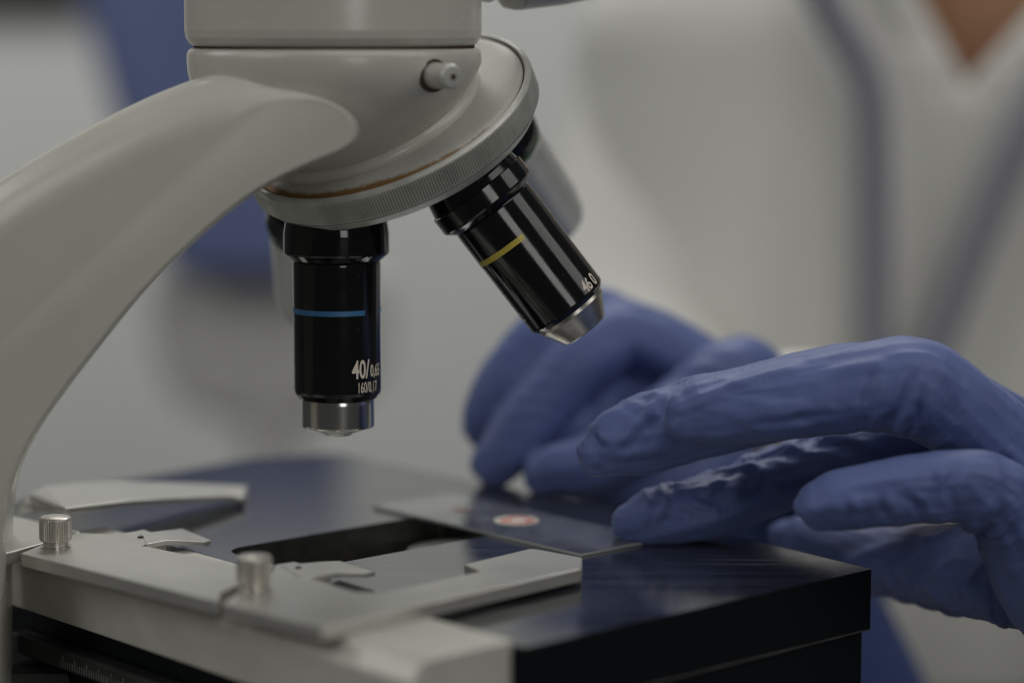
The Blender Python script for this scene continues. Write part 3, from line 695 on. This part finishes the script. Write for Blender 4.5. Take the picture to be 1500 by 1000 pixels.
# body: neck, chest, shoulders and both arms down to the wrists in one skin
body = [
 [(250, 540, 330, 46), (235, 520, 240, 50), (222, 505, 175, 58), (215, 505, 90, 95), (215, 510, -40, 98), (215, 515, -180, 100)],
 [(90, 520, 130, 40), (222, 505, 165, 52), (360, 520, 130, 40)],
 [(90, 520, 130, 40), (50, 430, -20, 33), (100, 290, -50, 22), (100, 180, -10, 12), (90, 130, 5, 8)],
 [(360, 520, 130, 40), (395, 390, -60, 33), (300, 160, -112, 24), (215, 30, -66, 16), (180, 5, -40, 12)],
]
per = skin_union(body, 'person', M['skin'], None, 4.0, 6)
lab(per, 'person in white lab coat and blue gloves reaching over the microscope stage', 'person')

# near glove (left hand): index, middle, ring, little finger, thumb, palm and cuff
nh = [C4(L) for L in [
 [(924, 768, 4, 4.9), (940, 764, 4, 6.3), (965, 757, 4, 7.1), (1000, 750, 4, 7.5), (1050, 737, 6, 7.8), (1100, 717, 9, 8.0), (1150, 697, 12, 8.2), (1220, 672, 15, 8.6), (1300, 658, 16, 9.2), (1400, 655, 16, 10), (1490, 672, 14, 11.5)],
 [(876, 667, -1, 5.1), (888, 660, -1, 6.9), (906, 650, -1, 8.2), (940, 638, -1, 9.4), (985, 623, -2, 9.7), (1050, 606, -4, 9.7), (1120, 590, -6, 9.8), (1200, 572, -8, 10), (1270, 566, -8, 10.2), (1380, 590, -2, 10.2), (1490, 652, 8, 11)],
 [(1012, 612, -22, 6.4), (1030, 608, -22, 7.7), (1060, 603, -22, 8.2), (1130, 590, -22, 8.9), (1210, 578, -22, 9.5), (1290, 566, -22, 10.6), (1336, 566, -21, 11.4), (1390, 595, -19, 10.7), (1450, 644, -15, 10.6), (1500, 690, -10, 12)],
 [(1203, 741, -40, 6.0), (1220, 736, -40, 6.8), (1260, 728, -40, 7.2), (1330, 718, -40, 7.6), (1400, 712, -39, 8), (1440, 718, -38, 8.5), (1475, 748, -34, 9), (1515, 800, -30, 11)],
 [(1152, 781, 42, 4.3), (1175, 786, 40, 7.0), (1230, 800, 34, 8.6), (1300, 822, 22, 9.3), (1370, 832, 9, 10.5), (1440, 835, -6, 12), (1530, 835, -10, 16)],
 [(1490, 652, 8, 11), (1570, 740, 8, 14), (1690, 900, 5, 17), (1800, 1010, 0, 19)],
 [(1500, 690, -10, 12), (1580, 790, -8, 15), (1700, 920, -5, 18), (1800, 1010, 0, 20)],
 [(1515, 800, -30, 11), (1580, 895, -24, 13), (1690, 960, -12, 18), (1800, 1030, 0, 20)],
 [(1490, 672, 14, 11.5), (1570, 780, 12, 14), (1690, 920, 5, 18)],
]]
nspec = [(0, 14, 6, 6.5, 0.7, 0.7), (0, 29, 10, 11, 1.2, 1.1), (0, 47, 13, 9.5, 1.1, 1.1), (1, 9, 5, 6, 0.4, 0.5), (1, 24, 12, 13, 0.7, 0.8),
         (2, 48, 12, 8, 1.1, -0.5), (2, 66, 8, 7, 0.9, 0.0), (2, 14, 8, 10, 0.4, 0.5), (3, 18, 9, 8, 0.7, -0.5), (3, 38, 10, 8, 1.0, -0.5), (3, 50, 9, 8, 0.7, 0.2),
         (4, 30, 16, 8, 0.8, -0.8), (4, 56, 18, 7.5, 0.9, -0.8), (7, 25, 20, 11, 0.8, 0.1)]
nfolds = [
 ([2], [(1338, 548), (1325, 585), (1306, 622)], -1.1, 7), ([2], [(1278, 545), (1268, 590), (1270, 628)], -0.8, 7), ([2], [(1312, 605), (1285, 632), (1258, 642)], -1.0, 7),
 ([2], [(1352, 560), (1346, 600), (1352, 640)], -0.7, 7), ([2], [(1372, 535), (1392, 560), (1400, 590)], 0.6, 8), ([2], [(1030, 584), (1062, 566), (1115, 546), (1165, 534)], 0.8, 7),
 ([2], [(1100, 622), (1160, 614), (1225, 606)], -0.45, 7), ([2], [(1210, 545), (1250, 536), (1300, 530)], 0.45, 7),
 ([1, 2], [(1060, 555), (1120, 540), (1180, 524)], -0.5, 6),
 ([1], [(966, 572), (948, 605), (905, 652)], 1.0, 7), ([1], [(985, 596), (962, 626), (945, 662)], -0.5, 7), ([1], [(900, 672), (940, 664), (985, 656)], 0.5, 7), ([1], [(868, 634), (874, 648), (888, 656)], -0.9, 5),
 ([0], [(944, 716), (950, 742), (940, 772)], 0.6, 6), ([0], [(968, 710), (974, 736), (956, 768)], 0.7, 6), ([0], [(1008, 716), (1040, 730), (1058, 712), (1075, 690)], -0.7, 6), ([0], [(1092, 676), (1112, 694), (1102, 716)], 0.9, 6),
 ([0], [(930, 790), (1000, 776), (1080, 748), (1150, 722)], 0.5, 8), ([0], [(1120, 700), (1160, 690), (1210, 678)], -0.6, 7),
 ([3], [(1288, 726), (1294, 745), (1306, 766)], -0.8, 6), ([3], [(1326, 728), (1345, 742), (1352, 764)], -0.8, 6), ([3], [(1238, 735), (1246, 752), (1244, 772)], -0.6, 6), ([3], [(1212, 722), (1260, 708), (1330, 698)], 0.45, 7),
 ([3], [(1404, 684), (1390, 710), (1398, 745)], -0.8, 7), ([3], [(1360, 690), (1372, 715), (1366, 742)], -0.5, 7), ([3, 7], [(1420, 792), (1446, 772), (1474, 748)], -1.0, 8), ([2, 3, 5, 6, 7, 8], [(1462, 662), (1478, 690), (1486, 730)], -0.9, 8),
 ([3, 7, 6], [(1434, 800), (1462, 858), (1492, 922)], 1.0, 9), ([7, 6, 3], [(1480, 770), (1492, 820), (1500, 870)], -0.6, 9),
 ([4], [(1296, 862), (1318, 835), (1350, 812)], 0.7, 7), ([4], [(1338, 872), (1368, 838), (1402, 806)], 0.8, 7), ([4], [(1395, 882), (1420, 845), (1446, 815)], 0.7, 7), ([4], [(1240, 826), (1270, 810), (1310, 796)], 0.5, 7),
]
g1 = skin_union(nh, 'glove', M['glove'], per, 0.58, 7, glove_wrinkles(nspec, nfolds), seed=3)
lab(g1, 'blue glove on the nearer hand, its index fingertip pressing the slide')
# far glove (right hand)
fh = [C4(L) for L in [
 [(706, 628, 88, 5.4), (714, 604, 88, 6.6), (738, 558, 90, 7.5), (778, 508, 94, 7.9), (826, 466, 98, 8), (880, 466, 98, 8.6), (960, 520, 98, 10), (1050, 565, 100, 11.5), (1090, 590, 104, 11)],
 [(727, 682, 76, 6.8), (740, 667, 76, 7.6), (766, 632, 78, 8.3), (812, 572, 82, 8.8), (862, 522, 86, 9.2), (915, 492, 92, 9.6), (1000, 535, 95, 11), (1055, 570, 98, 10.5)],
 [(800, 696, 66, 6.4), (816, 690, 66, 7.2), (852, 684, 67, 8.2), (915, 655, 70, 8.6), (990, 605, 74, 9.4), (1060, 556, 80, 10), (1092, 546, 88, 10.6), (1080, 575, 96, 10)],
 [(870, 704, 78, 6), (920, 690, 80, 8), (1000, 650, 86, 10), (1050, 615, 95, 10), (1070, 608, 100, 9)],
 [(862, 708, 74, 6), (930, 708, 76, 8.5), (1000, 700, 80, 10), (1050, 670, 88, 10)],
 [(800, 640, 84, 7), (850, 640, 84, 8), (930, 660, 84, 9)],
 [(900, 520, 96, 8), (880, 600, 90, 8), (900, 660, 86, 8), (960, 690, 86, 8)],
 [(960, 540, 98, 10), (940, 610, 94, 10), (1000, 640, 92, 11), (1060, 615, 96, 10)],
]]
fspec = [(1, 20, 10, 6, 0.5, 0.5), (2, 45, 14, 7, 0.6, 0.5), (0, 25, 10, 6, 0.4, 0.4)]
g2 = skin_union(fh, 'glove', M['glove'], per, 0.9, 5, glove_wrinkles(fspec), seed=8)
lab(g2, 'blue glove on the farther hand, fingers bent down to the stage')

# coat: torso shell open in a V at the neck, with sleeves
def coat():
    nu, nv = 150, 110; V = []; F = []; idx = {}
    for j in range(nv+1):
        v = j/nv; z = -420+v*600       # up to z=180
        k = max(0.0, (z-105)/90.0)
        hw = 205-20*max(0, min(1, (z+100)/200))-150*k**2.4; hd = 122-50*k**2
        for i in range(nu+1):
            a = math.pi*(0.0+2.0*i/nu)
            x = 215+hw*np.sign(math.cos(a))*abs(math.cos(a))**0.8; y = 515-hd*np.sign(math.sin(a))*abs(math.sin(a))**0.6
            fold = 3.0*math.sin(x*0.045+z*0.012)+1.6*math.sin(x*0.11-z*0.02+1.3)
            y += fold*(1 if y < 515 else 0)
            V.append((x, y, z))
    # cut the V
    pv = at(1410, 165, 400); pl_ = at(1300, -40, 400); pr = at(1590, -40, 400)
    for j in range(nv):
        for i in range(nu):
            q = [j*(nu+1)+i, j*(nu+1)+i+1, (j+1)*(nu+1)+i+1, (j+1)*(nu+1)+i]
            cx, cy, cz = np.mean([V[t] for t in q], axis=0)
            if cy < 500 and cz > pv[2]:
                t = (cz-pv[2])/(pl_[2]-pv[2])
                if pv[0]+(pl_[0]-pv[0])*t < cx < pv[0]+(pr[0]-pv[0])*t: continue
            F.append(tuple(q))
    return V, F
ct = obj('lab_coat', *coat(), M['coat'], per, sharp=180)
sd = ct.modifiers.new('s', 'SOLIDIFY'); sd.thickness = 0.0025; sd.offset = 1
def sleeve(ch): return tube(crom(np.array(ch, float), 8), 24)
V, F = join(sleeve([(90, 520, 125, 52), (48, 430, -20, 46), (100, 290, -50, 40), (100, 170, -8, 25), (*at(1180, 612, 116), 19), (*at(1105, 602, 104), 15)]),
            sleeve([(360, 520, 125, 52), (398, 390, -60, 46), (305, 165, -110, 40), (225, 45, -70, 33)]))
obj('sleeve', V, F, M['coat'], ct, sharp=180)
# scrub trousers: seated legs below the coat
V, F = join(tube(crom(np.array([(170, 480, -330, 75), (140, 330, -250, 66), (96, 175, -90, 33), (72, 165, -30, 24)], float), 8), 24),
            tube(crom(np.array([(290, 480, -330, 75), (330, 300, -280, 66), (340, 120, -260, 58)], float), 8), 24))
obj('scrub_trousers', V, F, M['scrub'], per, sharp=180)
# collar of the coat
def strip(pix, wdt, Y, th):
    P = [at(x, y, Y) for x, y in pix]; return tube([(*p, wdt) for p in crom(np.array(P), 4)], 12, squash=th)
V, F = join(strip([(1295, -40), (1350, 60), (1408, 168)], 7, 398, 0.45), strip([(1412, 168), (1510, 60), (1600, -40)], 7, 398, 0.45))
obj('collar', V, F, M['coat'], ct, sharp=180)
# cord round the neck
pix = [(1180, -60), (1218, 20), (1258, 90), (1276, 160), (1280, 260), (1280, 380), (1282, 520), (1310, 620), (1345, 560), (1385, 470), (1440, 330), (1500, 190), (1580, 40)]
P = crom(np.array([(*at(x, y, 375), 7.2) for x, y in pix]), 4)
cord = obj('neck_cord', *tube(P, 16), M['cord'], sharp=180)
lab(cord, 'blurred blue-grey tube hanging in a loop round the neck over the white coat', 'cord')

# ================================================================== background things
ch = thing('chair', 'blurred blue padded chair far behind the white arm of the microscope', 'chair', tuple(at(270, 700, 900)*[1, 1, 0]+[0, 0, -420]))
def slab(pix, Y, th, rad):
    q = rounded([tuple(at(x, y, Y)[[0, 2]]) for x, y in pix], rad, 8)
    return prism(q, Y, Y+th, f=lambda x, z, y: np.array([x, y, z]))
obj('backrest', *slab([(95, -160), (118, 20), (150, 130), (205, 300), (250, 410), (410, 412), (480, 395), (500, -160)], 900, 40, [20, 30, 30, 30, 25, 25, 20, 20]), M['chairblue'], ch, smooth=False, bevel=12)
obj('seat_shell', *slab([(212, 380), (216, 500), (250, 590), (330, 622), (470, 615), (560, 560), (580, 380)], 940, 30, 30), M['chairgrey'], ch, smooth=False, bevel=10)
V, F = tube([(*at(400, 600, 960), 20), (*(at(400, 600, 960)*[1, 1, 0]+[0, 0, -420]), 22)], 16); obj('post', V, F, M['chairgrey'], ch)
V, F = boxm(*sorted((at(-120, 0, 1400)[0], at(108, 0, 1400)[0])), 1478, 1499, at(0, 16, 1400)[2], at(0, 16, 1400)[2]+160)
lab(obj('shelf', V, F, M['shelf'], smooth=False, bevel=4), 'dark wall shelf blurred in the upper left corner', 'shelf')
